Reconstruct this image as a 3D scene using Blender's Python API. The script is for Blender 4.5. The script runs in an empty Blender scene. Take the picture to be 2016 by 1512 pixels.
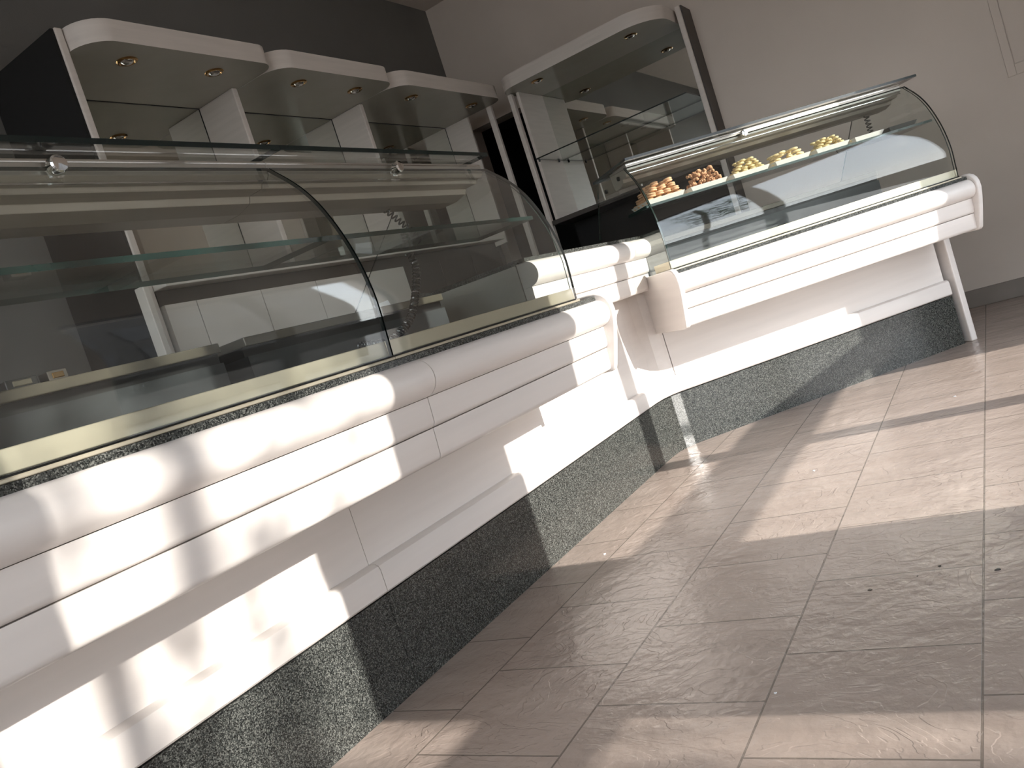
import bpy, math, random
from mathutils import Vector, Matrix
random.seed(7)
PI = math.pi
S = 0.82            # layout units -> metres
H = 0.93            # eye height in layout units
scene = bpy.context.scene
COL = scene.collection

# ------------------------------------------------------------------ camera
def cam_axes():
    y, p, r = map(math.radians, (31.9, 3.84, -17.98))
    cy, sy, cp, sp = math.cos(y), math.sin(y), math.cos(p), math.sin(p)
    fwd = Vector((-sy * cp, cy * cp, -sp)); right = Vector((cy, sy, 0)); up = right.cross(fwd)
    cr, sr = math.cos(r), math.sin(r)
    return cr * right + sr * up, -sr * right + cr * up, fwd
_r, _u, _f = cam_axes()
cam_d = bpy.data.cameras.new('camera'); cam = bpy.data.objects.new('camera', cam_d); COL.objects.link(cam)
cam_d.sensor_width = 36.0; cam_d.lens = 36.0 * 1633.0 / 2016.0; cam_d.clip_start = 0.02; cam_d.clip_end = 300
M = Matrix((_r, _u, -_f)).transposed().to_4x4(); M.translation = Vector((0, 0, H * S)); cam.matrix_world = M
scene.camera = cam

# ------------------------------------------------------------------ light and exposure
SLOPE = 0.394       # rise of a sun ray per unit towards +X (21.5 degrees)
world = bpy.data.worlds.new('sky'); scene.world = world; world.use_nodes = True
wn = world.node_tree; bg = wn.nodes['Background']
wl = wn.links; wtc = wn.nodes.new('ShaderNodeTexCoord'); wsp = wn.nodes.new('ShaderNodeSeparateXYZ'); wl.new(wtc.outputs['Generated'], wsp.inputs[0])
wr = wn.nodes.new('ShaderNodeValToRGB'); e = wr.color_ramp.elements
e[0].position, e[0].color = 0.0, (0.66, 0.675, 0.69, 1); e[1].position, e[1].color = 0.9, (0.36, 0.41, 0.50, 1)
k = e.new(0.25); k.color = (0.55, 0.60, 0.66, 1)
wl.new(wsp.outputs[2], wr.inputs[0])
# thin haze of cloud
wno = wn.nodes.new('ShaderNodeTexNoise'); wno.inputs['Scale'].default_value = 3.0; wno.inputs['Detail'].default_value = 5; wl.new(wtc.outputs['Generated'], wno.inputs['Vector'])
wcr = wn.nodes.new('ShaderNodeMapRange'); wcr.inputs[1].default_value = 0.50; wcr.inputs[2].default_value = 0.78; wcr.inputs[4].default_value = 0.45; wl.new(wno.outputs[0], wcr.inputs[0])
wmx = wn.nodes.new('ShaderNodeMix'); wmx.data_type = 'RGBA'; wl.new(wcr.outputs[0], wmx.inputs['Factor']); wl.new(wr.outputs[0], wmx.inputs['A']); wmx.inputs['B'].default_value = (0.76, 0.76, 0.76, 1)
wl.new(wmx.outputs['Result'], bg.inputs[0]); bg.inputs[1].default_value = 5.4
sun_d = bpy.data.lights.new('sun', 'SUN'); sun_d.energy = 6.7; sun_d.angle = math.radians(0.53); sun_d.color = (1.0, 0.95, 0.89)
sun = bpy.data.objects.new('sun', sun_d); COL.objects.link(sun)
sun.rotation_euler = Vector((-1, 0, -SLOPE)).to_track_quat('-Z', 'Y').to_euler()
sun.location = (5, 2, 6)
vs = scene.view_settings; vs.view_transform = 'Standard'; vs.look = 'None'; vs.gamma = 1.0; vs.exposure = 0.6
vs.use_curve_mapping = False

# ------------------------------------------------------------------ materials
MATS = {}
def newmat(name):
    m = bpy.data.materials.new(name); m.use_nodes = True
    return m, m.node_tree.nodes, m.node_tree.links, m.node_tree.nodes['Principled BSDF']
def coords(N, L, scale=(1, 1, 1), loc=(0, 0, 0)):
    tc = N.new('ShaderNodeTexCoord'); mp = N.new('ShaderNodeMapping')
    mp.inputs['Scale'].default_value = tuple(s / S for s in scale); mp.inputs['Location'].default_value = loc
    L.new(tc.outputs['Object'], mp.inputs['Vector']); return mp
def ramp(N, L, src, stops):
    r = N.new('ShaderNodeValToRGB'); e = r.color_ramp.elements
    e[0].position, e[0].color = stops[0][0], (*stops[0][1], 1); e[1].position, e[1].color = stops[1][0], (*stops[1][1], 1)
    for p, c in stops[2:]:
        k = e.new(p); k.color = (*c, 1)
    L.new(src, r.inputs[0]); return r
def plain(name, col, rough=0.5, metal=0.0, var=0.06, scale=(6, 6, 6), coat=0.0, bump=0.0, bscale=40):
    m, N, L, B = newmat(name)
    mp = coords(N, L, scale); no = N.new('ShaderNodeTexNoise'); no.inputs['Scale'].default_value = 1.0; no.inputs['Detail'].default_value = 5
    L.new(mp.outputs[0], no.inputs['Vector'])
    lo = tuple(c * (1 - var) for c in col); hi = tuple(min(1, c * (1 + var)) for c in col)
    r = ramp(N, L, no.outputs[0], [(0.3, lo), (0.7, hi)]); L.new(r.outputs[0], B.inputs['Base Color'])
    B.inputs['Roughness'].default_value = rough; B.inputs['Metallic'].default_value = metal
    if coat: B.inputs['Coat Weight'].default_value = coat; B.inputs['Coat Roughness'].default_value = 0.15
    if bump:
        n2 = N.new('ShaderNodeTexNoise'); n2.inputs['Scale'].default_value = bscale; n2.inputs['Detail'].default_value = 4
        L.new(mp.outputs[0], n2.inputs['Vector'])
        b = N.new('ShaderNodeBump'); b.inputs['Strength'].default_value = bump; b.inputs['Distance'].default_value = 0.004
        L.new(n2.outputs[0], b.inputs['Height']); L.new(b.outputs[0], B.inputs['Normal'])
    MATS[name] = m; return m
plain('white_wood', (0.76, 0.705, 0.67), 0.38, var=0.035, scale=(30, 1.2, 22), coat=0.25)
plain('white_wood_right', (0.76, 0.705, 0.67), 0.36, var=0.035, scale=(1.6, 1.6, 26), coat=0.25)
plain('white_board', (0.60, 0.56, 0.51), 0.45, var=0.03, scale=(2, 2, 20))
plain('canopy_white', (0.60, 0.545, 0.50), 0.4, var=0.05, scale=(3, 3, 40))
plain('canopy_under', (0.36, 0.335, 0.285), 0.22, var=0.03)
plain('wall_beige', (0.60, 0.53, 0.47), 0.85, var=0.03, scale=(2, 2, 2), bump=0.12, bscale=60)
plain('wall_grey', (0.135, 0.131, 0.122), 0.8, var=0.04, scale=(2, 2, 2), bump=0.12, bscale=60)
plain('ceiling_paint', (0.56, 0.49, 0.43), 0.9, var=0.02)
plain('black_matt', (0.0025, 0.002, 0.002), 0.8)
plain('unlit_black', (0.002, 0.002, 0.002), 0.9)
plain('dark_brown', (0.045, 0.036, 0.030), 0.5)
plain('cable_black', (0.02, 0.02, 0.02), 0.12, coat=1.0)
plain('black_rubber', (0.012, 0.012, 0.012), 0.35)
plain('gold_aluminium', (0.58, 0.52, 0.405), 0.32, metal=0.6, var=0.02, scale=(2, 2, 60))
plain('lamp_aluminium', (0.40, 0.37, 0.325), 0.30, metal=0.6, var=0.03, scale=(2, 2, 60))
plain('steel_dark', (0.045, 0.048, 0.05), 0.32, metal=0.1, var=0.15, scale=(8, 2, 8))
plain('deck_beige', (0.13, 0.112, 0.085), 0.35, metal=0.3)
plain('chrome', (0.85, 0.85, 0.84), 0.07, metal=1.0, var=0.01)
plain('brass', (0.55, 0.34, 0.15), 0.14, metal=1.0, var=0.02)
plain('skirting_tile', (0.20, 0.17, 0.145), 0.45, var=0.08)
plain('frame_dark', (0.05, 0.045, 0.045), 0.4)
plain('tray_white', (0.72, 0.70, 0.66), 0.3, var=0.01)
plain('tray_shaded', (0.10, 0.10, 0.095), 0.4)  # shade at the right end of the shelf, put into the tray colour
plain('paper', (0.75, 0.77, 0.80), 0.6, var=0.02)
plain('leaf', (0.06, 0.11, 0.03), 0.6, var=0.3)
plain('bark', (0.10, 0.075, 0.055), 0.9, var=0.3, scale=(20, 20, 4), bump=0.6)
plain('pavement', (0.30, 0.28, 0.26), 0.9, var=0.1)
plain('biscuit_tan', (0.74, 0.45, 0.25), 0.7, var=0.2, scale=(60, 60, 60), bump=0.4, bscale=4)
plain('biscuit_brown', (0.60, 0.33, 0.18), 0.75, var=0.35, scale=(90, 90, 90), bump=1.0, bscale=2)
plain('biscuit_yellow', (0.76, 0.60, 0.33), 0.7, var=0.2, scale=(60, 60, 60), bump=0.4, bscale=4)
plain('biscuit_green', (0.70, 0.56, 0.29), 0.7, var=0.25, scale=(60, 60, 60), bump=0.5, bscale=4)
plain('cream_filling', (0.50, 0.26, 0.14), 0.6)

def mirror_mat():
    m, N, L, B = newmat('mirror'); B.inputs['Base Color'].default_value = (0.72, 0.74, 0.70, 1)
    B.inputs['Metallic'].default_value = 1; B.inputs['Roughness'].default_value = 0.015; MATS['mirror'] = m
mirror_mat()
def granite():
    m, N, L, B = newmat('granite')
    mp = coords(N, L)
    v = N.new('ShaderNodeTexVoronoi'); v.inputs['Scale'].default_value = 400; L.new(mp.outputs[0], v.inputs['Vector'])
    n = N.new('ShaderNodeTexNoise'); n.inputs['Scale'].default_value = 90; n.inputs['Detail'].default_value = 4; L.new(mp.outputs[0], n.inputs['Vector'])
    sep = N.new('ShaderNodeSeparateColor'); L.new(v.outputs['Color'], sep.inputs[0])
    add = N.new('ShaderNodeMath'); add.operation = 'MULTIPLY_ADD'; L.new(n.outputs[0], add.inputs[0]); add.inputs[1].default_value = 0.9
    L.new(sep.outputs[0], add.inputs[2])
    r = ramp(N, L, add.outputs[0], [(0.35, (0.007, 0.008, 0.0075)), (0.95, (0.050, 0.054, 0.050)), (1.30 / 1.4, (0.070, 0.072, 0.066)), (0.6, (0.020, 0.022, 0.021))])
    sc = N.new('ShaderNodeMath'); sc.operation = 'MULTIPLY'; sc.inputs[1].default_value = 0.72; L.new(add.outputs[0], sc.inputs[0]); L.new(sc.outputs[0], r.inputs[0])
    hi = N.new('ShaderNodeMix'); hi.data_type = 'RGBA'
    gt = N.new('ShaderNodeMath'); gt.operation = 'GREATER_THAN'; gt.inputs[1].default_value = 0.80; L.new(sep.outputs[1], gt.inputs[0])
    L.new(gt.outputs[0], hi.inputs['Factor']); L.new(r.outputs[0], hi.inputs['A']); hi.inputs['B'].default_value = (0.135, 0.137, 0.126, 1)
    L.new(hi.outputs['Result'], B.inputs['Base Color']); B.inputs['Roughness'].default_value = 0.16
    MATS['granite'] = m
granite()
def glass(name, tint, ior=1.52):
    m = bpy.data.materials.new(name); m.use_nodes = True; N, L = m.node_tree.nodes, m.node_tree.links; N.clear()
    out = N.new('ShaderNodeOutputMaterial'); mix = N.new('ShaderNodeMixShader'); fr = N.new('ShaderNodeFresnel'); fr.inputs[0].default_value = ior
    tr = N.new('ShaderNodeBsdfTransparent'); tr.inputs[0].default_value = (*tint, 1)
    gl = N.new('ShaderNodeBsdfGlossy'); gl.inputs['Roughness'].default_value = 0.025; gl.inputs[0].default_value = (1, 1, 1, 1)
    # faint procedural dust keeps the pane from being perfectly clean
    tc = N.new('ShaderNodeTexCoord'); no = N.new('ShaderNodeTexNoise'); no.inputs['Scale'].default_value = 3.0; L.new(tc.outputs['Object'], no.inputs['Vector'])
    df = N.new('ShaderNodeBsdfDiffuse'); df.inputs[0].default_value = (0.8, 0.8, 0.8, 1)
    rp = N.new('ShaderNodeMath'); rp.operation = 'MULTIPLY'; rp.inputs[1].default_value = 0.005; L.new(no.outputs[0], rp.inputs[0])
    m2 = N.new('ShaderNodeMixShader'); L.new(rp.outputs[0], m2.inputs[0]); L.new(tr.outputs[0], m2.inputs[1]); L.new(df.outputs[0], m2.inputs[2])
    geo = N.new('ShaderNodeNewGeometry'); io = N.new('ShaderNodeMapRange'); io.inputs[3].default_value = ior; io.inputs[4].default_value = 1 / ior
    L.new(geo.outputs['Backfacing'], io.inputs[0]); L.new(io.outputs[0], fr.inputs[0])
    L.new(fr.outputs[0], mix.inputs[0]); L.new(m2.outputs[0], mix.inputs[1]); L.new(gl.outputs[0], mix.inputs[2]); L.new(mix.outputs[0], out.inputs[0])
    MATS[name] = m
glass('clear_glass', (0.965, 0.98, 0.97)); glass('window_glass', (0.98, 0.985, 0.98))
plain('glass_edge', (0.0025, 0.008, 0.0075), 0.25, var=0.1)
plain('glass_edge_green', (0.006, 0.022, 0.019), 0.2, var=0.1)

def floor_mat():
    m, N, L, B = newmat('floor_tile')
    tc = N.new('ShaderNodeTexCoord'); sp = N.new('ShaderNodeSeparateXYZ'); L.new(tc.outputs['Object'], sp.inputs[0])
    def aff(src, a, b):
        q = N.new('ShaderNodeMath'); q.operation = 'MULTIPLY_ADD'; q.inputs[1].default_value = a; q.inputs[2].default_value = b; L.new(src, q.inputs[0]); return q
    u = aff(sp.outputs[1], 1 / S, 0.4055 * 20 + 0.003); v = aff(sp.outputs[0], 1 / S, 0.2315 + 0.4145 * 41)
    cb = N.new('ShaderNodeCombineXYZ'); L.new(u.outputs[0], cb.inputs[0]); L.new(v.outputs[0], cb.inputs[1])
    br = N.new('ShaderNodeTexBrick'); br.offset = 0.5; br.offset_frequency = 2; br.squash = 1; br.squash_frequency = 2
    br.inputs['Scale'].default_value = 1; br.inputs['Brick Width'].default_value = 0.4055; br.inputs['Row Height'].default_value = 0.4145
    br.inputs['Mortar Size'].default_value = 0.0026; br.inputs['Mortar Smooth'].default_value = 0.3; br.inputs['Bias'].default_value = 0
    br.inputs['Color1'].default_value = (0.0, 0, 0, 1); br.inputs['Color2'].default_value = (1, 1, 1, 1); br.inputs['Mortar'].default_value = (0.5, 0.5, 0.5, 1)
    L.new(cb.outputs[0], br.inputs['Vector'])
    # per-tile shift of the relief
    off = N.new('ShaderNodeVectorMath'); off.operation = 'MULTIPLY_ADD'; L.new(br.outputs['Color'], off.inputs[0]); off.inputs[1].default_value = (7, 3, 5); L.new(cb.outputs[0], off.inputs[2])
    # streaked slate colour
    mp = N.new('ShaderNodeMapping'); mp.inputs['Scale'].default_value = (9, 2.2, 1); L.new(off.outputs[0], mp.inputs[0])
    n1 = N.new('ShaderNodeTexNoise'); n1.inputs['Scale'].default_value = 1.2; n1.inputs['Detail'].default_value = 7; n1.inputs['Roughness'].default_value = 0.6; L.new(mp.outputs[0], n1.inputs[0])
    r1 = ramp(N, L, n1.outputs[0], [(0.25, (0.325, 0.258, 0.220)), (0.75, (0.43, 0.352, 0.305))])
    mx = N.new('ShaderNodeMix'); mx.data_type = 'RGBA'; L.new(br.outputs['Fac'], mx.inputs['Factor']); L.new(r1.outputs[0], mx.inputs['A']); mx.inputs['B'].default_value = (0.19, 0.155, 0.13, 1)
    L.new(mx.outputs['Result'], B.inputs['Base Color'])
    # ridged relief like split slate
    mp2 = N.new('ShaderNodeMapping'); mp2.inputs['Scale'].default_value = (6.5, 4.0, 1); mp2.inputs['Rotation'].default_value = (0, 0, 0.35); L.new(off.outputs[0], mp2.inputs[0])
    n2 = N.new('ShaderNodeTexNoise'); n2.inputs['Scale'].default_value = 1.0; n2.inputs['Detail'].default_value = 4; n2.inputs['Roughness'].default_value = 0.5; n2.inputs['Distortion'].default_value = 1.2; L.new(mp2.outputs[0], n2.inputs[0])
    st = N.new('ShaderNodeMath'); st.operation = 'MULTIPLY'; st.inputs[1].default_value = 9.0; L.new(n2.outputs[0], st.inputs[0])
    fl = N.new('ShaderNodeMath'); fl.operation = 'FLOOR'; L.new(st.outputs[0], fl.inputs[0])
    frc = N.new('ShaderNodeMath'); frc.operation = 'FRACT'; L.new(st.outputs[0], frc.inputs[0])
    ss = N.new('ShaderNodeMapRange'); ss.interpolation_type = 'SMOOTHSTEP'; ss.inputs[1].default_value = 0.0; ss.inputs[2].default_value = 0.16; L.new(frc.outputs[0], ss.inputs[0])
    st2 = N.new('ShaderNodeMath'); st2.operation = 'ADD'; L.new(fl.outputs[0], st2.inputs[0]); L.new(ss.outputs[0], st2.inputs[1])
    n3 = N.new('ShaderNodeTexNoise'); n3.inputs['Scale'].default_value = 30; n3.inputs['Detail'].default_value = 5; L.new(cb.outputs[0], n3.inputs[0])
    a1 = N.new('ShaderNodeMath'); a1.operation = 'MULTIPLY_ADD'; a1.inputs[1].default_value = 0.22; L.new(st2.outputs[0], a1.inputs[0]); L.new(n3.outputs[0], a1.inputs[2])
    n5 = N.new('ShaderNodeTexNoise'); n5.inputs['Scale'].default_value = 5; n5.inputs['Detail'].default_value = 2; L.new(off.outputs[0], n5.inputs[0])
    a15 = N.new('ShaderNodeMath'); a15.operation = 'MULTIPLY_ADD'; a15.inputs[1].default_value = 2.5; L.new(n5.outputs[0], a15.inputs[0]); L.new(a1.outputs[0], a15.inputs[2])
    a2 = N.new('ShaderNodeMath'); a2.operation = 'MULTIPLY_ADD'; a2.inputs[1].default_value = -2.2; L.new(br.outputs['Fac'], a2.inputs[0]); L.new(a15.outputs[0], a2.inputs[2])
    b = N.new('ShaderNodeBump'); b.inputs['Strength'].default_value = 0.9; b.inputs['Distance'].default_value = 0.0028; L.new(a2.outputs[0], b.inputs['Height']); L.new(b.outputs[0], B.inputs['Normal'])
    B.inputs['Roughness'].default_value = 0.23; B.inputs['Specular IOR Level'].default_value = 0.6
    MATS['floor_tile'] = m
floor_mat()

# ------------------------------------------------------------------ mesh helpers
class Frame:
    """plan frame: t runs along the counter, D sticks out towards the customer"""
    def __init__(s, o, ang, dz=0.0):
        a = math.radians(ang); s.o = Vector((o[0], o[1], 0)); s.d = Vector((math.sin(a), math.cos(a), 0)); s.n = Vector((math.cos(a), -math.sin(a), 0)); s.dz = dz
    def P(s, t, D, z): return s.o + s.d * t + s.n * D + Vector((0, 0, z + s.dz))
LF = Frame((-1.72, 0), 0)
RF = Frame((-1.72, 4.227), 46.5)
CF = Frame((-1.974, 0), 0, 0.2355)
class MB:
    def __init__(s): s.v = []; s.f = []; s.m = []
    def add(s, vs_, fs, mi=0):
        b = len(s.v); s.v += [Vector(x) for x in vs_]
        for f in fs: s.f.append([b + i for i in f]); s.m.append(mi)
    def box(s, a, b, mi=0):
        (x0, y0, z0), (x1, y1, z1) = a, b
        s.add([(x0, y0, z0), (x1, y0, z0), (x1, y1, z0), (x0, y1, z0), (x0, y0, z1), (x1, y0, z1), (x1, y1, z1), (x0, y1, z1)],
              [(0, 3, 2, 1), (4, 5, 6, 7), (0, 1, 5, 4), (1, 2, 6, 5), (2, 3, 7, 6), (3, 0, 4, 7)], mi); return s
    def ext(s, F, prof, t0, t1, mi=0, mcap=None):
        n = len(prof); vs_ = [F.P(t0, D, z) for D, z in prof] + [F.P(t1, D, z) for D, z in prof]
        s.add(vs_, [(i, (i + 1) % n, n + (i + 1) % n, n + i) for i in range(n)], mi)
        b = len(s.v) - 2 * n
        s.f.append([b + i for i in range(n)][::-1]); s.f.append([b + n + i for i in range(n)]); s.m += [mi if mcap is None else mcap] * 2; return s
    def fbox(s, F, t0, t1, D0, D1, z0, z1, mi=0): return s.ext(F, [(D0, z0), (D1, z0), (D1, z1), (D0, z1)], t0, t1, mi)
    def pane(s, F, line, t0, t1, th, edge=1):
        """a sheet following the (D,z) line; its rims get the edge material"""
        off = []
        for i, p in enumerate(line):
            a = Vector(line[max(0, i - 1)]); c = Vector(line[min(len(line) - 1, i + 1)]); d = (c - a).normalized(); off.append(Vector((-d.y, d.x)) * th / 2)
        A = [Vector(p) + o for p, o in zip(line, off)]; B_ = [Vector(p) - o for p, o in zip(line, off)]; n = len(line)
        vs_ = [F.P(t0, *p) for p in A] + [F.P(t0, *p) for p in B_] + [F.P(t1, *p) for p in A] + [F.P(t1, *p) for p in B_]
        s.add(vs_, [(i, i + 1, 2 * n + i + 1, 2 * n + i) for i in range(n - 1)] + [(n + i + 1, n + i, 3 * n + i, 3 * n + i + 1) for i in range(n - 1)], 0)
        b = len(s.v) - 4 * n
        e = [(i + 1, i, n + i, n + i + 1) for i in range(n - 1)] + [(2 * n + i, 2 * n + i + 1, 3 * n + i + 1, 3 * n + i) for i in range(n - 1)]
        e += [(0, 2 * n, 3 * n, n), (n - 1, 2 * n - 1, 4 * n - 1, 3 * n - 1)]
        for f in e: s.f.append([b + i for i in f]); s.m.append(edge)
        return s
    def sheet(s, pts, off, edge=1):
        """flat polygon sheet with thickness vector off"""
        n = len(pts); off = Vector(off); s.add([Vector(p) for p in pts] + [Vector(p) + off for p in pts], [tuple(range(n))[::-1], tuple(range(n, 2 * n))], 0)
        b = len(s.v) - 2 * n
        for i in range(n): s.f.append([b + i, b + (i + 1) % n, b + n + (i + 1) % n, b + n + i]); s.m.append(edge)
        return s
    def prism(s, poly, z0, z1, mi=0, mbot=None):
        n = len(poly); s.add([(x, y, z0) for x, y in poly] + [(x, y, z1) for x, y in poly], [(i, (i + 1) % n, n + (i + 1) % n, n + i) for i in range(n)], mi)
        b = len(s.v) - 2 * n; s.f.append([b + i for i in range(n)][::-1]); s.m.append(mi if mbot is None else mbot); s.f.append([b + n + i for i in range(n)]); s.m.append(mi); return s
    def lathe(s, c, axis, prof, seg=24, mi=0):
        a = Vector(axis).normalized(); u = a.orthogonal().normalized(); w = a.cross(u); n = len(prof); b = len(s.v)
        for r, h in prof:
            for k in range(seg):
                q = 2 * PI * k / seg; s.v.append(Vector(c) + a * h + (u * math.cos(q) + w * math.sin(q)) * r)
        for j in range(n - 1):
            for k in range(seg): s.f.append([b + j * seg + k, b + j * seg + (k + 1) % seg, b + (j + 1) * seg + (k + 1) % seg, b + (j + 1) * seg + k]); s.m.append(mi)
        s.f.append([b + k for k in range(seg)][::-1]); s.m.append(mi); s.f.append([b + (n - 1) * seg + k for k in range(seg)]); s.m.append(mi); return s
    def tube(s, pts, r, seg=8, mi=0):
        pts = [Vector(p) for p in pts]; b = len(s.v); n = len(pts); up = None
        for i, p in enumerate(pts):
            d = (pts[min(n - 1, i + 1)] - pts[max(0, i - 1)]).normalized()
            up = d.orthogonal().normalized() if up is None else (up - d * up.dot(d)).normalized()
            w = d.cross(up)
            for k in range(seg): q = 2 * PI * k / seg; s.v.append(p + (up * math.cos(q) + w * math.sin(q)) * r)
        for j in range(n - 1):
            for k in range(seg): s.f.append([b + j * seg + k, b + j * seg + (k + 1) % seg, b + (j + 1) * seg + (k + 1) % seg, b + (j + 1) * seg + k]); s.m.append(mi)
        s.f.append([b + k for k in range(seg)][::-1]); s.m.append(mi); s.f.append([b + (n - 1) * seg + k for k in range(seg)]); s.m.append(mi); return s
    def sweep(s, path, nrm, prof, mi=0):
        n = len(prof); b = len(s.v)
        for p, q in zip(path, nrm):
            for D, z in prof: s.v.append(Vector((p[0] + q[0] * D, p[1] + q[1] * D, z)))
        for j in range(len(path) - 1):
            for i in range(n): s.f.append([b + j * n + i, b + j * n + (i + 1) % n, b + (j + 1) * n + (i + 1) % n, b + (j + 1) * n + i]); s.m.append(mi)
        k = len(path) - 1; s.f.append([b + i for i in range(n)][::-1]); s.m.append(mi); s.f.append([b + k * n + i for i in range(n)]); s.m.append(mi); return s
    def build(s, name, mats, parent=None, bevel=0.0, smooth=False, loc=None, label=None):
        if isinstance(mats, str): mats = [mats]
        org = Vector(loc) if loc is not None else (world_loc(parent) if parent else Vector((0, 0, 0)))
        me = bpy.data.meshes.new(name); me.from_pydata([tuple(v - org) for v in s.v], [], s.f); me.update()
        for k in mats: me.materials.append(MATS[k])
        for p, mi in zip(me.polygons, s.m): p.material_index = mi; p.use_smooth = smooth
        import bmesh
        bm = bmesh.new(); bm.from_mesh(me); bmesh.ops.recalc_face_normals(bm, faces=bm.faces); bm.to_mesh(me); bm.free()
        if smooth: me.set_sharp_from_angle(angle=math.radians(35))
        o = bpy.data.objects.new(name, me); COL.objects.link(o)
        if parent: o.parent = parent; o.location = org - world_loc(parent)
        else: o.location = org
        if bevel:
            bv = o.modifiers.new('bevel', 'BEVEL'); bv.width = bevel * S; bv.segments = 2; bv.limit_method = 'ANGLE'; bv.angle_limit = math.radians(40)
        if label: o['label'] = label
        return o
def world_loc(o):
    p = Vector(o.location)
    while o.parent: o = o.parent; p += Vector(o.location)
    return p
def thing(name, loc, label, cat, group=None):
    o = bpy.data.objects.new(name, None); COL.objects.link(o); o.location = Vector(loc); o.empty_display_size = 0.1
    return tag(o, label, cat, group)
def tag(o, label, cat, group=None):
    o['label'] = label; o['category'] = cat
    if group: o['group'] = group
    return o
def struct(o): o['kind'] = 'structure'; return o
def arc(cx, cz, r, a0, a1, n): return [(cx + r * math.cos(math.radians(a0 + (a1 - a0) * i / n)), cz + r * math.sin(math.radians(a0 + (a1 - a0) * i / n))) for i in range(n + 1)]

# ------------------------------------------------------------------ the room
XW = 1.2; YF = -2.6; YB = 7.01; XL = -4.0; ZC = 4.0
struct(MB().box((XL - .2, YF - .2, -0.15), (XW + .25, YB + .2, 0)).build('floor', 'floor_tile'))
struct(MB().box((XL - .2, YF - .2, ZC), (XW + .25, YB + .2, ZC + .15)).build('ceiling', 'ceiling_paint'))
struct(MB().box((XL - .2, YF - .2, 0), (XL, YB + .2, ZC)).build('wall_left', 'wall_grey'))
w = MB(); w.box((XL, YF - .2, 0), (-3.6, YF, ZC)); w.box((.8, YF - .2, 0), (1.2, YF, ZC)); w.box((-3.6, YF - .2, 3.4), (.8, YF, ZC)); w.box((-3.6, YF - .2, 0), (.8, YF, .25))
struct(w.build('wall_front', 'wall_beige'))
w = MB()
for x in (-3.6, -2.17, -.7, .74): w.box((x, YF - .12, .25), (x + .06, YF - .06, 3.4))
w.box((-3.6, YF - .12, .25), (.8, YF - .06, .31)); w.box((-3.6, YF - .12, 3.34), (.8, YF - .06, 3.4))
w3 = struct(w.build('added_window_3', 'frame_dark'))  # unseen window added behind the camera to fill the room with skylight
MB().box((-3.54, YF - .095, .31), (.74, YF - .085, 3.34)).build('window_pane', 'window_glass', w3)
DX0, DX1, DZ = -3.93, -3.19, 2.80
w = MB(); w.box((XL, YB, 0), (DX0, YB + .2, ZC)); w.box((DX0, YB, DZ), (DX1, YB + .2, ZC)); w.box((DX1, YB, 0), (XW, YB + .2, ZC))
struct(w.build('wall_back', 'wall_beige'))
w = MB(); w.box((DX0 - .3, YB + 1.6, 0), (DX1 + .3, YB + 1.7, 3)); w.box((DX0 - .4, YB + .2, 0), (DX0 - .3, YB + 1.7, 3)); w.box((DX1 + .3, YB + .2, 0), (DX1 + .4, YB + 1.7, 3))
w.box((DX0 - .4, YB + .2, 3), (DX1 + .4, YB + 1.7, 3.1)); w.box((DX0 - .4, YB + .2, -.1), (DX1 + .4, YB + 1.7, 0))
struct(w.build('unlit_room_1', 'unlit_black'))  # room past the doorway, its darkness put into the black wall colour
# window wall: openings as (y0, y1), all with head at z HD; bars where their shadows fall
HD = 2.03 + SLOPE * XW
OPEN = [(0.68, 1.575), (2.61, 5.10)]
w = MB(); ys = [YF - .2, OPEN[0][0], OPEN[0][1], OPEN[1][0], OPEN[1][1], YB + .2]
for a, b in ((ys[0], ys[1]), (ys[2], ys[3]), (ys[4], ys[5])): w.box((XW, a, 0), (XW + .2, b, ZC))
for a, b in OPEN: w.box((XW, a, HD), (XW + .2, b, ZC))
struct(w.build('wall_right', 'wall_beige'))
T0, T1 = 0.378 + SLOPE * (XW + .09), 0.544 + SLOPE * (XW + .03)
def window(name, y0, y1, mull=()):
    f = MB(); x0, x1 = XW + .03, XW + .09
    f.box((x0, y0, T0), (x1, y1, T1))
    f.box((x0, y0, 0), (x1, y0 + .012, HD)); f.box((x0, y1 - .012, 0), (x1, y1, HD)); f.box((x0, y0, HD - .03), (x1, y1, HD)); f.box((x0, y0, 0), (x1, y1, .02))
    for a, b in mull: f.box((x0, a, 0), (x1, b, HD))
    o = struct(f.build(name, 'frame_dark'))
    cuts = [y0] + [c for m in mull for c in m] + [y1]
    for i in range(0, len(cuts), 2):
        for z0, z1 in ((.02, T0), (T1, HD - .03)):
            MB().box((XW + .055, cuts[i], z0), (XW + .065, cuts[i + 1], z1)).build('window_pane', 'window_glass', o)
window('window_1', *OPEN[0]); window('window_2', *OPEN[1], mull=((3.805, 3.965),))
struct(MB().box((-1.6, YB - .022, 0), (XW, YB, .129)).build('baseboard_back', 'skirting_tile', bevel=.003))
w = MB(); w.box((XW - .02, YF, 0), (XW, OPEN[0][0], .129)); w.box((XW - .02, OPEN[0][1], 0), (XW, OPEN[1][0], .129)); w.box((XW - .02, OPEN[1][1], 0), (XW, YB - .022, .129))
struct(w.build('baseboard_right', 'skirting_tile'))
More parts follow.
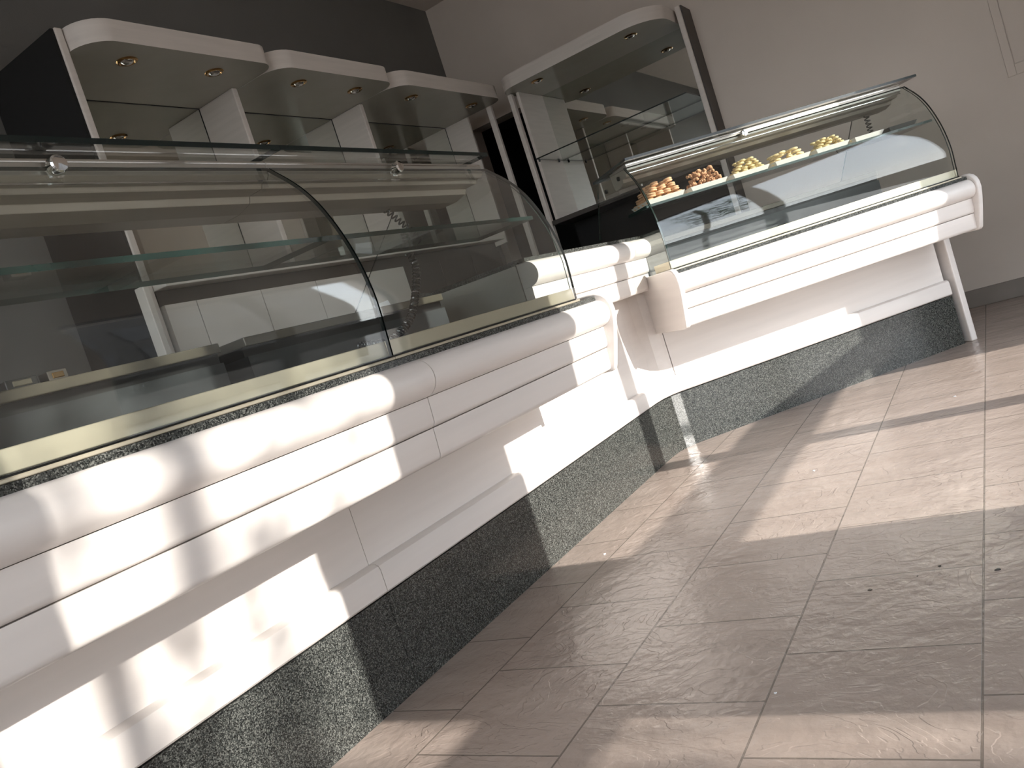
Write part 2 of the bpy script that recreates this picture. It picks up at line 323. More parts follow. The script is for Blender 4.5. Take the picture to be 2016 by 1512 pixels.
# access panel in the back wall
ap = thing('access_panel', (0.6, YB, 1.5), 'flush painted service panel set in the beige wall at the upper right corner', 'access panel')
w = MB(); w.box((.270, YB - .012, 1.500), (.322, YB, 2.7)); w.box((.322, YB - .012, 1.500), (1.0, YB, 1.572)); w.box((.95, YB - .012, 1.572), (1.0, YB, 2.7)); w.box((.322, YB - .012, 2.65), (.95, YB, 2.7))
w.build('panel_frame', 'wall_beige', ap, bevel=.003)
MB().box((.328, YB - .010, 1.578), (.945, YB - .002, 2.645)).build('panel_door', 'wall_beige', ap)

# ------------------------------------------------------------------ counter profiles (D outwards, z up)
RAIL = [(.33, .9225)] + arc(.365, .8705, .052, 90, -90, 18) + [(.33, .8185)]
PLANK1 = [(.33, .8178), (.3715, .8178), (.3680, .752), (.364, .743), (.355, .7375), (.33, .7365)]
PLANK2 = [(.31, .7352), (.3575, .7352), (.3530, .664), (.349, .654), (.340, .648), (.31, .648)]
LEDGE = [(-.05, .302), (.004, .302), (.010, .308), (.010, .372), (.006, .384), (-.004, .391), (-.05, .393)]
PLINTH = [(-.05, 0), (0, 0), (0, .296), (-.05, .296)]
PANEL = [(-.06, .385), (-.03, .385), (-.03, .75), (-.06, .75)]
CAP = [(-.028, .952), (.345, .952), (.375, .949), (.400, .938), (.418, .920), (.428, .895), (.430, .865), (.420, .815), (.402, .755), (.372, .665), (.365, .650), (.352, .641), (-.028, .640)]
GLASS = [(.353, .951), (.357, 1.02), (.3605, 1.10), (.3535, 1.17), (.340, 1.235), (.322, 1.291), (.304, 1.335), (.285, 1.374), (.264, 1.408), (.239, 1.441), (.208, 1.474), (.180, 1.500), (.154, 1.524)]
def smooth_line(pts, k=4):
    out = []
    for i in range(len(pts) - 1):
        p0 = pts[max(i - 1, 0)]; p1 = pts[i]; p2 = pts[i + 1]; p3 = pts[min(i + 2, len(pts) - 1)]
        for j in range(k):
            u = j / k; out.append(tuple(0.5 * ((2 * b) + (-a + c) * u + (2 * a - 5 * b + 4 * c - d) * u * u + (-a + 3 * b - 3 * c + d) * u ** 3) for a, b, c, d in zip(p0, p1, p2, p3)))
    out.append(pts[-1]); return out
GL = smooth_line(GLASS, 3)

def wood_front(F, root, t0, t1, wood, lift=True):
    MB().ext(F, RAIL, t0, t1).build('bumper_rail', wood, root, smooth=True)
    MB().ext(F, PLANK1, t0, t1).build('fascia_board', wood, root, smooth=True)
    MB().ext(F, PLANK2, t0, t1).build('fascia_board', wood, root, smooth=True)
def case_top(F, root, g0, g1, joints, shelf_t, slab_t, knobs, trim_t, side_glass, hj=(.02, .03)):
    # aluminium trim with the slot the front glass stands in
    t0, t1 = trim_t
    MB().fbox(F, t0, t1, .14, .364, .9385, .9470).fbox(F, t0, t1, .14, .345, .9525, .993).build('glass_trim', 'gold_aluminium', root, bevel=.002)
    MB().fbox(F, t0, t1, .14, .348, .9470, .9525).build('trim_gasket', 'black_rubber', root)
    cuts = [g0] + joints + [g1]
    for a, b in zip(cuts[:-1], cuts[1:]):
        MB().pane(F, GL, a + .002, b - .002, .009).build('curved_glass', ['clear_glass', 'glass_edge'], root, smooth=True)
    a, b = slab_t
    MB().fbox(F, a, b, -.31, .222, 1.552, 1.565)
    sl = MB(); sl.sheet([F.P(a, -.31, 1.552), F.P(a, .222, 1.552), F.P(b, .222, 1.552), F.P(b, -.31, 1.552)], (0, 0, .013)); sl.build('top_glass', ['clear_glass', 'glass_edge'], root)
    a, b = shelf_t
    sh = MB(); sh.sheet([F.P(a, .03, 1.284), F.P(a, .285, 1.284), F.P(b, .285, 1.284), F.P(b, .03, 1.284)], (0, 0, .013)); sh.build('glass_shelf', ['clear_glass', 'glass_edge_green'], root)
    for t in side_glass:
        pts = [F.P(t, D - .012, z) for D, z in GLASS] + [F.P(t, -.29, 1.548), F.P(t, -.72, 1.02), F.P(t, -.72, .948)]
        MB().sheet(pts, F.d * .007).build('side_glass', ['clear_glass', 'glass_edge_green'], root)
        for D, z in ((.02, 1.50), (-.20, 1.48)):
            MB().lathe(F.P(t - .006, D, z), F.d, [(.004, 0), (.012, .003), (.012, .016), (.004, .019)], 14).build('glass_bolt', 'black_rubber', root, smooth=True)
    # lamp housing under the top glass
    h0, h1 = g0 + hj[0], g1 - hj[1]
    HS = [(.150, 1.548), (.152, 1.512), (.140, 1.500), (.118, 1.498), (.112, 1.486), (.060, 1.484), (.052, 1.466), (.000, 1.452), (-.075, 1.452), (-.085, 1.470), (-.10, 1.548)]
    hz = MB().ext(F, HS, h0, h1).build('lamp_housing', 'lamp_aluminium', root, bevel=.0015)
    MB().fbox(F, h0, h1, .1523, .1535, 1.5385, 1.5415).fbox(F, h0, h1, .1415, .1440, 1.4955, 1.4985).build('housing_bead', 'chrome', hz)
    for t in knobs:
        MB().lathe(F.P(t, .150, 1.524), F.n, [(.011, 0), (.011, .012), (.017, .014), (.019, .018), (.019, .036), (.016, .040), (.004, .041)], 20).build('clamp_knob', 'chrome', root, smooth=True)
    # raised rear deck
    d0, d1 = g0 + .03, g1 - .06
    MB().fbox(F, d0, d1, -.68, -.186, .93, 1.083).build('deck_front', 'steel_dark', root)
    MB().fbox(F, d0, d1, -.68, -.20, 1.083, 1.112).build('deck_groove', 'black_rubber', root)
    MB().fbox(F, d0, d1, -.70, -.18, 1.112, 1.140).build('deck_top', 'deck_beige', root, bevel=.003)

def body(F, root, t0, t1, D1=-.03, top=.918, back=-.72):
    MB().fbox(F, t0, t1, back, D1 - .031, .03, .918).fbox(F, t0, t1, -.06, .325, .662, .918).build('carcass', 'white_board', root)

# --- left hand counters
def left_counter(t0, t1, label, cap, g, shelf, slab, trim, knobs, joints=[], side=[]):
    root = thing('display_counter', LF.P((t0 + t1) / 2, -.3, 0), label, 'display counter', None)
    body(LF, root, t0 + .001, t1 - .001)
    MB().ext(LF, PLINTH, t0, t1 - .0008).build('plinth', 'granite', root)
    MB().ext(LF, LEDGE, t0, t1 - .0008).build('ledge', 'white_wood', root, smooth=True)
    MB().ext(LF, PANEL, t0, t1).build('front_panel', 'white_wood', root)
    wood_front(LF, root, t0 + .0006, t1 - .0006, 'white_wood')
    MB().fbox(LF, t0, t1, -.72, .374, .9185, .9380).build('granite_top', 'granite', root)
    case_top(LF, root, g[0], g[1], joints, shelf, slab, knobs, trim, side, (.0, .0) if not cap else (.0, .03))
    if cap:
        MB().ext(LF, CAP, t1, t1 + .028).build('end_cap', 'white_wood', root, bevel=.005, smooth=True)
    return root
L1 = left_counter(-.9, 1.742, 'white curved-glass display counter nearest the camera, filling the left edge', False, (-.85, 1.678), (-.84, 1.674), (-.84, 1.676), (-.9, 1.678), [1.075])
L2 = left_counter(1.744, 2.93, 'empty curved-glass display counter in the middle with a black coiled cable inside', True, (1.680, 2.816), (1.676, 2.812), (1.678, 2.74), (1.681, 2.822), [2.225])
# side pane of the far end of the middle counter
pts = [LF.P(2.806, D - .012, z) for D, z in GLASS] + [LF.P(2.806, -.29, 1.548), LF.P(2.806, -.72, 1.16), LF.P(2.806, -.72, .948)]
MB().sheet(pts, (0, .007, 0)).build('side_glass', ['clear_glass', 'glass_edge_green'], L2)

# --- corner desk: raised rail, wall panel that turns the corner
cd = thing('corner_counter', (-1.9, 3.6, 0), 'raised white corner counter section linking the two display counters, no glass on top', 'counter')
a = math.radians(46.5); e0 = RF.P(.105, 0, 0)
path = [(-1.72, 2.93 - 1.186 + 1.19), (-1.72, 4.07), (-1.712, 4.165), (-1.690, 4.235), (-1.655, 4.288), (e0.x, e0.y)]
path[0] = (-1.72, 1.7445)
nrm = []
for q in (0, 0, 12, 26, 40, 46.5): q = math.radians(q); nrm.append((math.cos(q), -math.sin(q)))
path2 = [(-1.72, 2.931)] + path[1:]
MB().sweep(path2, nrm, PLINTH).build('plinth', 'granite', cd)
MB().sweep(path2, nrm, LEDGE).build('ledge', 'white_wood', cd, smooth=True)
MB().sweep(path2, nrm, [(-.06, .385), (-.03, .385), (-.03, .925), (-.06, .925)]).build('front_panel', 'white_wood', cd)
wood_front(CF, cd, 2.95, 4.262, 'white_wood')
MB().fbox(CF, 2.95, 4.262, .05, .325, .662, .918).build('carcass', 'white_board', cd)
MB().fbox(CF, 2.95, 4.262, -.45, .374, .9185, .9380).build('granite_top', 'granite', cd)
MB().fbox(CF, 2.95, 4.262, -.45, .05, -.2, .918).build('back_box', 'white_board', cd)

# --- right hand counter
R1 = thing('display_counter', RF.P(1.0, -.3, 0), 'white curved-glass display counter at the right with trays of biscuits', 'display counter')
body(RF, R1, .12, 1.90)
MB().ext(RF, PLINTH, .1058, 1.904).build('plinth', 'granite', R1)
MB().ext(RF, LEDGE, .1058, 1.904).build('ledge', 'white_wood_right', R1, smooth=True)
MB().ext(RF, PANEL, .11, 1.904).build('front_panel', 'white_wood_right', R1)
wood_front(RF, R1, .1005, 1.8795, 'white_wood_right')
MB().fbox(RF, .1005, 1.8795, -.72, .374, .9185, .9380).build('granite_top', 'granite', R1)
MB().ext(RF, [(D if D > 0 else -.07, z) for D, z in CAP], .071, .1).build('end_cap', 'white_wood_right', R1, bevel=.005, smooth=True)
MB().ext(RF, [(D if D > 0 else -.07, z) for D, z in CAP], 1.88, 1.908).build('end_cap', 'white_wood_right', R1, bevel=.005, smooth=True)
MB().fbox(RF, 1.936, 1.978, -.30, .022, 0, .642).build('side_board', 'white_wood_right', R1, bevel=.008)
case_top(RF, R1, .092, 1.852, [], (.094, 1.848), (.088, 1.885), [.80], (.1005, 1.862), [.104, 1.842])

# ------------------------------------------------------------------ coiled cables
def coil(center, r, pitch, rt, name, label, mat='cable_black'):
    pts = []; L_ = 0.0; cum = [0.0]
    cl = [Vector(c) for c in center]
    for p, q in zip(cl[:-1], cl[1:]): L_ += (q - p).length; cum.append(L_)
    n = int(L_ / pitch * 12); up = None
    for i in range(n + 1):
        s_ = L_ * i / n; j = max(k for k in range(len(cum)) if cum[k] <= s_ + 1e-9); j = min(j, len(cl) - 2)
        u = (s_ - cum[j]) / max(1e-9, cum[j + 1] - cum[j]); p = cl[j].lerp(cl[j + 1], u); d = (cl[j + 1] - cl[j]).normalized()
        up = d.orthogonal().normalized() if up is None else (up - d * up.dot(d)).normalized(); w_ = d.cross(up); q_ = 2 * PI * i / 12
        pts.append(p + (up * math.cos(q_) + w_ * math.sin(q_)) * r)
    o = MB().tube(pts, rt, 6).build(name, mat, smooth=True, loc=cl[-1]); tag(o, label, 'cable'); return o
def spline3(pts, k=8): return smooth_line([tuple(p) for p in pts], k)
coil([RF.P(1.70, -.02, 1.452), RF.P(1.70, -.02, 1.33)], .014, .020, .0035, 'coiled_cable', 'short black coiled cable hanging inside the right display counter')
coil(spline3([LF.P(2.36, -.02, 1.445), LF.P(2.40, .02, 1.36), LF.P(2.43, .03, 1.31)], 6), .010, .016, .003, 'coiled_cable', 'black coiled cable hanging from the lamp housing above the middle glass shelf')
coil(spline3([LF.P(2.34, .03, 1.275), LF.P(2.35, .03, 1.22), LF.P(2.30, .03, 1.13), LF.P(2.22, .03, 1.05), LF.P(2.10, .02, 1.005), LF.P(1.98, .0, 1.015)], 6), .012, .013, .0032, 'coiled_cable', 'long black coiled cable looping down below the middle glass shelf')

# ------------------------------------------------------------------ trays and biscuits
def tray(t0, t1, label, mat='tray_white'):
    z0 = 1.2975; zz = z0 + .024; d0, d1 = .035, .272; i = .014
    o = MB()
    A = [RF.P(t0 + i, d0 + i, z0), RF.P(t1 - i, d0 + i, z0), RF.P(t1 - i, d1 - i, z0), RF.P(t0 + i, d1 - i, z0)]
    B_ = [RF.P(t0, d0, zz), RF.P(t1, d0, zz), RF.P(t1, d1, zz), RF.P(t0, d1, zz)]
    th = .005
    C_ = [RF.P(t0 + th, d0 + th, zz), RF.P(t1 - th, d0 + th, zz), RF.P(t1 - th, d1 - th, zz), RF.P(t0 + th, d1 - th, zz)]
    D_ = [RF.P(t0 + i + th, d0 + i + th, z0 + .004), RF.P(t1 - i - th, d0 + i + th, z0 + .004), RF.P(t1 - i - th, d1 - i - th, z0 + .004), RF.P(t0 + i + th, d1 - i - th, z0 + .004)]
    q = A + B_ + C_ + D_; f = [(3, 2, 1, 0), (12, 13, 14, 15)]
    for k in range(4):
        l = (k + 1) % 4; f += [(k, l, 4 + l, 4 + k), (4 + k, 4 + l, 8 + l, 8 + k), (8 + k, 8 + l, 12 + l, 12 + k)]
    o.add(q, f); ob = o.build('biscuit_tray', mat, loc=RF.P((t0 + t1) / 2, 0, z0), bevel=.001); tag(ob, label, 'tray', 'trays on the right glass shelf'); return ob
def cookie_mesh(kind):
    m = MB()
    if kind == 'sandwich':
        m.lathe((0, 0, 0), (0, 0, 1), [(.004, 0), (.018, .001), (.024, .005), (.024, .009), (.0215, .011)], 16, 0)
        m.lathe((0, 0, 0), (0, 0, 1), [(.020, .0105), (.022, .011), (.022, .0145), (.020, .015)], 16, 1)
        m.lathe((0, 0, 0), (0, 0, 1), [(.0215, .0145), (.024, .0165), (.024, .020), (.018, .0245), (.004, .026)], 16, 0)
        return m, ['biscuit_tan', 'cream_filling'], .026
    if kind == 'cluster':
        rnd = random.Random(3)
        for k in range(11):
            c = (rnd.uniform(-.014, .014), rnd.uniform(-.014, .014), rnd.uniform(.005, .016)); r = rnd.uniform(.005, .009)
            m.lathe((c[0], c[1], c[2] - r), (0, 0, 1), [(r * .25, 0), (r * .8, r * .4), (r, r), (r * .8, r * 1.6), (r * .25, r * 2)], 7, 0)
        return m, ['biscuit_brown'], .021
    if kind == 'oval':
        n = 14
        prof = [(.25, 0), (.85, .002), (1.0, .007), (.95, .012), (.6, .016), (.15, .017)]; b = 0
        for s_, h in prof:
            for k in range(n): q = 2 * PI * k / n; m.v.append(Vector((math.cos(q) * .030 * s_, math.sin(q) * .018 * s_, h)))
        for j in range(len(prof) - 1):
            for k in range(n): m.f.append([j * n + k, j * n + (k + 1) % n, (j + 1) * n + (k + 1) % n, (j + 1) * n + k]); m.m.append(0)
        m.f.append(list(range(n))[::-1]); m.m.append(0); m.f.append([(len(prof) - 1) * n + k for k in range(n)]); m.m.append(0)
        return m, ['biscuit_yellow'], .017
    m.lathe((0, 0, 0), (0, 0, 1), [(.003, 0), (.015, .001), (.0185, .005), (.018, .010), (.012, .0135), (.003, .014)], 12, 0)
    return m, ['biscuit_green'], .014
PROTO = {}
def pile(t0, t1, kind, layers, label, group, seed, d=(.045, .262), name=None, holes=0.0):
    rnd = random.Random(seed)
    z = 1.306
    w_ = {'sandwich': .045, 'cluster': .042, 'oval': .052, 'disc': .038}[kind]; h = {'sandwich': .0262, 'cluster': .020, 'oval': .0172, 'disc': .0143}[kind]
    for ly in range(layers):
        shrink = ly * w_ * .30; a0, a1 = t0 + .024 + shrink * 1.5, t1 - .024 - shrink * .7; b0, b1 = d[0] + w_ / 2 + shrink * .5, d[1] - w_ / 2 - shrink * .5
        nt = max(1, int((a1 - a0) / w_) + 1); nd = max(1, int((b1 - b0) / w_) + 1)
        for j in range(nd):
            if ly < layers - 1 and j > 1 and kind != 'sandwich': continue      # hidden inside the heap
            if ly == layers - 1 and j > 2 and kind != 'sandwich': continue
            for i in range(nt):
                if rnd.random() < holes or (kind == 'sandwich' and ly < layers - 1 and i > 1 and j > 1): continue
                t = a0 + (a1 - a0) * (i / (nt - 1) if nt > 1 else .5) + rnd.uniform(-.003, .003); D = b1 - (b1 - b0) * (j / (nd - 1) if nd > 1 else .5) + rnd.uniform(-.003, .003)
                P = RF.P(t, D, z + ly * h)
                if kind not in PROTO:
                    m, mats, _ = cookie_mesh(kind); o = m.build({'sandwich': 'sandwich_biscuit', 'cluster': 'nut_biscuit', 'oval': 'finger_biscuit', 'disc': 'butter_biscuit'}[kind], mats, smooth=True); PROTO[kind] = o
                else:
                    o = PROTO[kind].copy(); COL.objects.link(o)
                o.location = P; o.rotation_euler = (rnd.uniform(-.10, .10), rnd.uniform(-.10, .10), rnd.uniform(0, 6.28)); s_ = rnd.uniform(.88, .98); o.scale = (s_, s_, s_)
                ORD = ['first', 'second', 'third', 'fourth', 'fifth', 'sixth', 'seventh', 'eighth', 'ninth']
                lay = 'top layer' if ly == layers - 1 and layers > 1 else 'single layer' if layers == 1 else ['bottom', 'second', 'third', 'fourth', 'fifth'][ly] + ' layer'
                tag(o, f"{label}, {lay}, {['front', 'second', 'third', 'fourth', 'fifth', 'sixth'][j]} row, {ORD[i]} from left", 'biscuit', group)
TR = [(.118, .334), (.366, .584), (.616, .838), (.870, 1.090), (1.122, 1.334), (1.366, 1.556), (1.588, 1.772)]
TL = ['white tray of tan sandwich biscuits, leftmost on the shelf', 'white tray heaped with brown nut biscuits', 'white tray heaped with small pale butter biscuits', 'white tray of yellow oval biscuits, middle of the row',
      'white tray of small yellow biscuits left of the nearly empty one', 'nearly empty white tray beside the hanging coiled cable', 'rightmost tray, coloured dark grey for the shade it stands in, with only a few biscuits']
for (t0, t1), lb in zip(TR, TL): tray(t0, t1, lb, 'tray_shaded' if t0 > 1.58 else 'tray_white')
pile(*TR[0], 'sandwich', 4, 'tan sandwich biscuit in leftmost tray', 'sandwich biscuits in the leftmost tray', 1)
pile(*TR[1], 'cluster', 5, 'brown nut biscuit in second tray', 'nut biscuits in the second tray', 2)
pile(*TR[2], 'disc', 6, 'pale butter biscuit in third tray', 'butter biscuits in the third tray', 3)
pile(*TR[3], 'oval', 4, 'yellow oval biscuit in middle tray', 'oval biscuits in the middle tray', 4)
pile(*TR[4], 'disc', 5, 'small yellow biscuit in fifth tray', 'small biscuits in the fifth tray', 5, holes=.1)
pile(*TR[5], 'oval', 1, 'oval biscuit in nearly empty tray', 'oval biscuits in the nearly empty tray', 6, d=(.10, .25), holes=.35)
pile(*TR[6], 'oval', 1, 'oval biscuit in rightmost tray', 'oval biscuits in the rightmost tray', 7, d=(.05, .25), holes=.55)

# ------------------------------------------------------------------ small things
def small(name, loc, size, mats, label, cat, rot=0.0, cap=None):
    x, y, z = loc; a, b, c = size; m = MB()
    q = math.radians(rot); ux = Vector((math.cos(q), math.sin(q), 0)); uy = Vector((-math.sin(q), math.cos(q), 0)); o_ = Vector(loc)
    def bx(u0, u1, v0, v1, z0, z1, mi):
        P = [o_ + ux * u + uy * v + Vector((0, 0, w)) for w in (z0, z1) for u, v in ((u0, v0), (u1, v0), (u1, v1), (u0, v1))]
        m.add(P, [(0, 3, 2, 1), (4, 5, 6, 7), (0, 1, 5, 4), (1, 2, 6, 5), (2, 3, 7, 6), (3, 0, 4, 7)], mi)
    bx(-a / 2, a / 2, -b / 2, b / 2, 0, c, 0)
    if cap: bx(-a / 2 - .002, a / 2 + .002, -b * .3, b * .3, c * .25, c * .8, 1)
    o = m.build(name, mats, loc=loc, bevel=.002); tag(o, label, cat); return o
small('power_adapter', (-1.96, 1.075, 1.1405), (.05, .075, .024), ['black_rubber', 'deck_beige'], 'low black power adapter on the near deck, closest to the left edge', 'adapter', 0, True)
small('power_adapter', (-1.96, 1.165, 1.1405), (.04, .050, .026), ['dark_brown', 'brass'], 'squarer brown and brass adapter on the near deck', 'adapter', 0, True)
cm = MB(); cm.sheet([(-2.11, 2.60, 1.1405), (-2.11, 2.70, 1.1405), (-2.125, 2.70, 1.185), (-2.125, 2.60, 1.175)], (-.002, 0, 0), 0)
tag(cm.build('paper_card', 'paper', loc=(-2.11, 2.65, 1.1405)), 'small white card standing on the rear deck of the middle counter', 'card')
FLAKES = [(-0.200, 2.188, 0.007, 'black_rubber', 'crumb', 'small dark oval speck on the tile at the right edge'),
          (-0.492, 2.139, 0.006, 'dark_brown', 'leaf_fragment', 'tiny curled dark leaf bit on a shaded tile, left of the others'),
          (-0.333, 2.247, 0.005, 'dark_brown', 'leaf_fragment', 'tiny dark leaf bit beside the shaded tile joint'),
          (-0.383, 2.199, 0.003, 'dark_brown', 'crumb', 'tiny dark crumb just below the shaded tile joint'),
          (-0.847, 3.343, 0.006, 'paper', 'paper_scrap', 'tiny white scrap on the sunlit tiles'),
          (-1.517, 2.691, 0.006, 'paper', 'paper_scrap', 'tiny white scrap near the foot of the corner plinth'),
          (-0.354, 4.170, 0.008, 'paper', 'paper_scrap', 'tiny white scrap on the far sunlit tiles near the right counter'),
          (-0.632, 1.650, 0.004, 'paper', 'paper_scrap', 'tiny white scrap beside a joint in the foreground tiles')]
rb = random.Random(5)
def flake(x, y, r, mat, name, label):
    m = MB(); n = 7; P = [Vector((x + r * rb.uniform(.5, 1.2) * math.cos(2 * PI * k / n), y + r * rb.uniform(.4, 1.0) * math.sin(2 * PI * k / n), 0)) for k in range(n)]
    m.add([p for p in P] + [p * 1 + Vector((0, 0, r * .35)) for p in P], [tuple(range(n))[::-1], tuple(range(n, 2 * n))] + [(k, (k + 1) % n, n + (k + 1) % n, n + k) for k in range(n)])
    tag(m.build(name, mat, loc=(x, y, 0)), label, 'debris')
for x, y, r, mt, nm, lb in FLAKES: flake(x, y, r, mt, nm, lb)

# ------------------------------------------------------------------ wall unit behind the left counters
ZK = 2.79
def round_plan(x_back, x_front, y0, y1, r0, r1, n=8):
    p = [(x_back, y0)]
    p += [(x_front - r0 + r0 * math.sin(PI / 2 * i / n), y0 + r0 - r0 * math.cos(PI / 2 * i / n)) for i in range(n + 1)]
    p += [(x_front - r1 + r1 * math.cos(PI / 2 * i / n), y1 - r1 + r1 * math.sin(PI / 2 * i / n)) for i in range(n + 1)]
    p.append((x_back, y1)); return p
def downlight(parent, x, y):
    c = (x, y, ZK)
    o = MB().lathe(c, (0, 0, -1), [(.030, -.002), (.052, -.001), (.054, .003), (.048, .008), (.040, .009), (.034, .004)], 24).build('downlight', 'brass', parent, smooth=True)
    MB().lathe(c, (0, 0, -1), [(.034, .002), (.031, .008), (.024, .014), (.014, .018), (.003, .019)], 20).build('lamp_bulb', 'chrome', o, smooth=True)
wu = thing('wall_shelving_unit', (-3.7, 4.5, 0), 'mirror-backed white wall unit with three rounded canopies on the dark wall', 'shelving unit')
for y0, y1, r0, r1, lights in ((2.632, 3.822, .16, .10, (2.948, 3.504)), (3.826, 4.984, .16, .12, (4.178, 4.723)), (4.988, 6.50, .18, .12, (5.381, 6.242))):
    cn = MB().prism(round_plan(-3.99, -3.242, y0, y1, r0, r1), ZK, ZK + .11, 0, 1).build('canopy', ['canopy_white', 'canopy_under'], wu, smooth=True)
    for y in lights: downlight(cn, -3.415, y)
XM = -3.885
for y0, y1 in ((2.627, 3.76), (3.80, 4.98), (5.02, 6.50)):
    MB().box((XM - .02, y0, 1.645), (XM, y1, ZK)).build('mirror', 'mirror', wu)
    MB().box((-3.99, y0, 1.645), (XM - .02, y1, ZK)).build('back_board', 'white_board', wu)
    MB().box((XM, y0, ZK - .004), (XM + .004, y1, ZK)).build('mirror_seal', 'black_rubber', wu)
    MB().box((XM, y1 - .002, 1.645), (XM + .003, y1, ZK - .004)).build('mirror_seal', 'black_rubber', wu)
for y, xf, zt, zb in ((2.588, -3.39, 2.90, 0), (6.50, -3.385, 2.90, 0)):
    MB().box((-3.99, y, zb), (xf, y + .038, zt)).build('end_panel', 'canopy_white', wu, bevel=.006) if y < 3 else MB().box((xf - .05, y, zb), (xf, y + .038, ZK)).build('end_post', 'canopy_white', wu, bevel=.006)
MB().box((-3.99, 2.572, 0), (-3.40, 2.5875, 2.895)).build('side_cladding', 'black_matt', wu)
for y, xf in ((3.76, -3.57), (4.98, -3.60)): MB().box((XM, y, 1.645), (xf, y + .04, ZK)).build('divider_panel', 'canopy_white', wu, bevel=.006)
MB().box((XM, 6.50, 1.645), (-3.635, 6.52, ZK)).build('divider_panel', 'canopy_white', wu)
# back counter
bc = thing('back_counter', (-3.6, 4.2, 0), 'low white back counter with cupboard doors under the mirrors', 'counter')
MB().box((-3.885, 2.63, 1.61), (-3.30, 5.88, 1.643)).build('worktop', 'white_board', bc, bevel=.004)
MB().box((-3.38, 2.515, 0), (-3.315, 2.55, 1.63)).build('end_panel', 'white_board', bc, bevel=.004)
MB().box((-3.42, 2.63, 1.535), (-3.39, 5.86, 1.609)).build('top_rail', 'dark_brown', bc)
MB().box((-3.885, 2.63, .0), (-3.42, 5.86, 1.609)).build('carcass', 'dark_brown', bc)
for y, y2 in ((2.635, 2.820), (2.825, 3.252), (3.257, 3.684), (3.689, 4.116), (4.121, 4.548), (4.553, 4.980), (4.985, 5.412), (5.417, 5.844)):
    MB().box((-3.42, y, .12), (-3.365, y2, 1.533)).build('cupboard_door', 'white_board' if y < 4.5 else 'dark_brown', bc, bevel=.001)

# ------------------------------------------------------------------ wall unit on the back wall
ru = thing('wall_shelving_unit', (-2.4, 6.75, 0), 'mirror-backed wall unit with one rounded canopy and a glass shelf on the beige wall', 'shelving unit')
pl = [(x, y) for y, x in []]
def plan_y(y_back, y_front, x0, x1, r0, r1, n=10):
    p = [(x0, y_back)]
    p += [(x0 + r0 - r0 * math.cos(PI / 2 * i / n), y_front + r0 - r0 * math.sin(PI / 2 * i / n)) for i in range(n + 1)]
    p += [(x1 - r1 + r1 * math.sin(PI / 2 * i / n), y_front + r1 - r1 * math.cos(PI / 2 * i / n)) for i in range(n + 1)]
    p.append((x1, y_back)); return p
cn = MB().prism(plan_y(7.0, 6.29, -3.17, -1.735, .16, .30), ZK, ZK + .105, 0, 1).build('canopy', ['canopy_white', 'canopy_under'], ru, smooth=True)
downlight(cn, -2.878, 6.468); downlight(cn, -2.035, 6.516)
MB().box((-3.09, 6.95, 1.68), (-1.71, 6.97, ZK)).build('mirror', 'mirror', ru)
MB().box((-3.09, 6.97, .3), (-1.71, 7.0, ZK)).build('back_board', 'white_board', ru)
MB().box((-3.182, 6.46, 0), (-3.142, 6.51, ZK)).build('end_post', 'canopy_white', ru, bevel=.006)
MB().box((-3.118, 6.50, 1.66), (-3.09, 6.97, ZK)).build('side_panel', 'canopy_white', ru, bevel=.004)
MB().box((-1.715, 6.75, 0), (-1.672, 7.0, 2.905)).build('end_panel', 'canopy_white', ru, bevel=.006)
MB().box((-1.6719, 6.765, 0), (-1.660, 7.0, 2.90)).build('side_cladding', 'dark_brown', ru)
MB().box((-3.118, 6.42, 1.625), (-1.715, 6.97, 1.665)).build('worktop', 'dark_brown', ru, bevel=.004)
MB().box((-3.10, 6.80, 0), (-1.73, 6.95, 1.62)).build('base_cupboard', 'black_matt', ru)
gs = MB(); gs.sheet([(-3.085, 6.42, 2.19), (-1.72, 6.42, 2.19), (-1.72, 6.945, 2.19), (-3.085, 6.945, 2.19)], (0, 0, .010)); gs = gs.build('glass_shelf', ['clear_glass', 'glass_edge'], ru)
for x, y in ((-3.078, 6.47), (-3.078, 6.85), (-1.728, 6.85)): MB().lathe((x, y, 2.172), (0, 0, 1), [(.006, 0), (.009, .003), (.009, .0175)], 10).build('shelf_peg', 'black_rubber', ru)

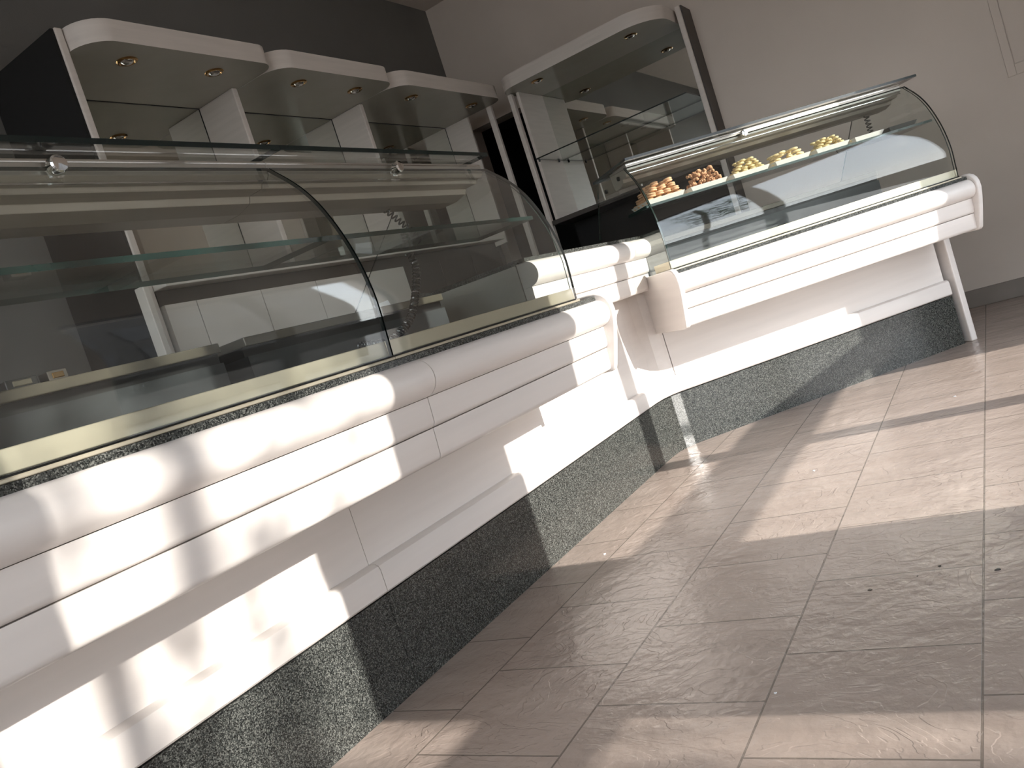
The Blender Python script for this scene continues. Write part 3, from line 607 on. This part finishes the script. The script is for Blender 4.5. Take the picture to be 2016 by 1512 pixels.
# ------------------------------------------------------------------ outside: pavement and the tree that dapples the light
struct(MB().box((-25, -30, -.35), (40, 40, -.16)).build('pavement_slab', 'pavement'))  # unseen pavement slab around the shop
bd = thing('building', (12.0, 11.0, 0), 'plain dark-fronted building standing across the street', 'building')
MB().box((10.5, 7.6, -.1), (15, 15.5, 7.5)).build('facade', 'dark_brown', bd)
for k in range(5):
    for j in range(2): MB().box((10.46, 8.2 + k * 1.4, 1.5 + j * 2.8), (10.52, 9.0 + k * 1.4, 3.2 + j * 2.8)).build('window', 'frame_dark', bd)
MB().box((10.3, 7.4, 7.5), (15.2, 15.7, 7.8)).build('roof_slab', 'skirting_tile', bd)
tree = thing('street_tree', (9.0, 1.2, 0), 'leafy street tree outside the shop window', 'tree')
MB().tube([(9.0, .55, -.05), (9.02, .60, 1.2), (8.98, .70, 2.4), (9.0, .80, 3.6), (9.05, .95, 4.8), (9.0, 1.0, 5.8)], .06, 10).build('trunk', 'bark', tree, smooth=True)
rnd = random.Random(11); lf = MB()
clumps = [(rnd.uniform(.50, 1.72), rnd.uniform(3.2, 5.6), rnd.uniform(.05, .11)) for _ in range(92)] + [(rnd.uniform(-.5, 2.0), rnd.uniform(2.6, 6.4), rnd.uniform(.08, .15)) for _ in range(14)]
for cy, cz, cr in clumps:
    for k in range(int(cr * 330)):
        p = Vector((9.0 + rnd.gauss(0, .25), cy + rnd.gauss(0, cr * .5), cz + rnd.gauss(0, cr * .6)))
        if p.y > 2.2: continue
        a_ = Vector((rnd.gauss(0, 1), rnd.gauss(0, 1), rnd.gauss(0, 1))).normalized() * rnd.uniform(.022, .038); b_ = a_.orthogonal().normalized() * rnd.uniform(.02, .03)
        lf.add([p - a_, p + b_, p + a_, p - b_], [(0, 1, 2, 3)])
lf.build('foliage', 'leaf', tree)

# ------------------------------------------------------------------ to real size
done = set()
for o in bpy.data.objects:
    if o in (cam, sun): continue
    o.location = Vector(o.location) * S
    if o.type == 'MESH' and o.data.name not in done:
        done.add(o.data.name); o.data.transform(Matrix.Scale(S, 4)); o.data.update()
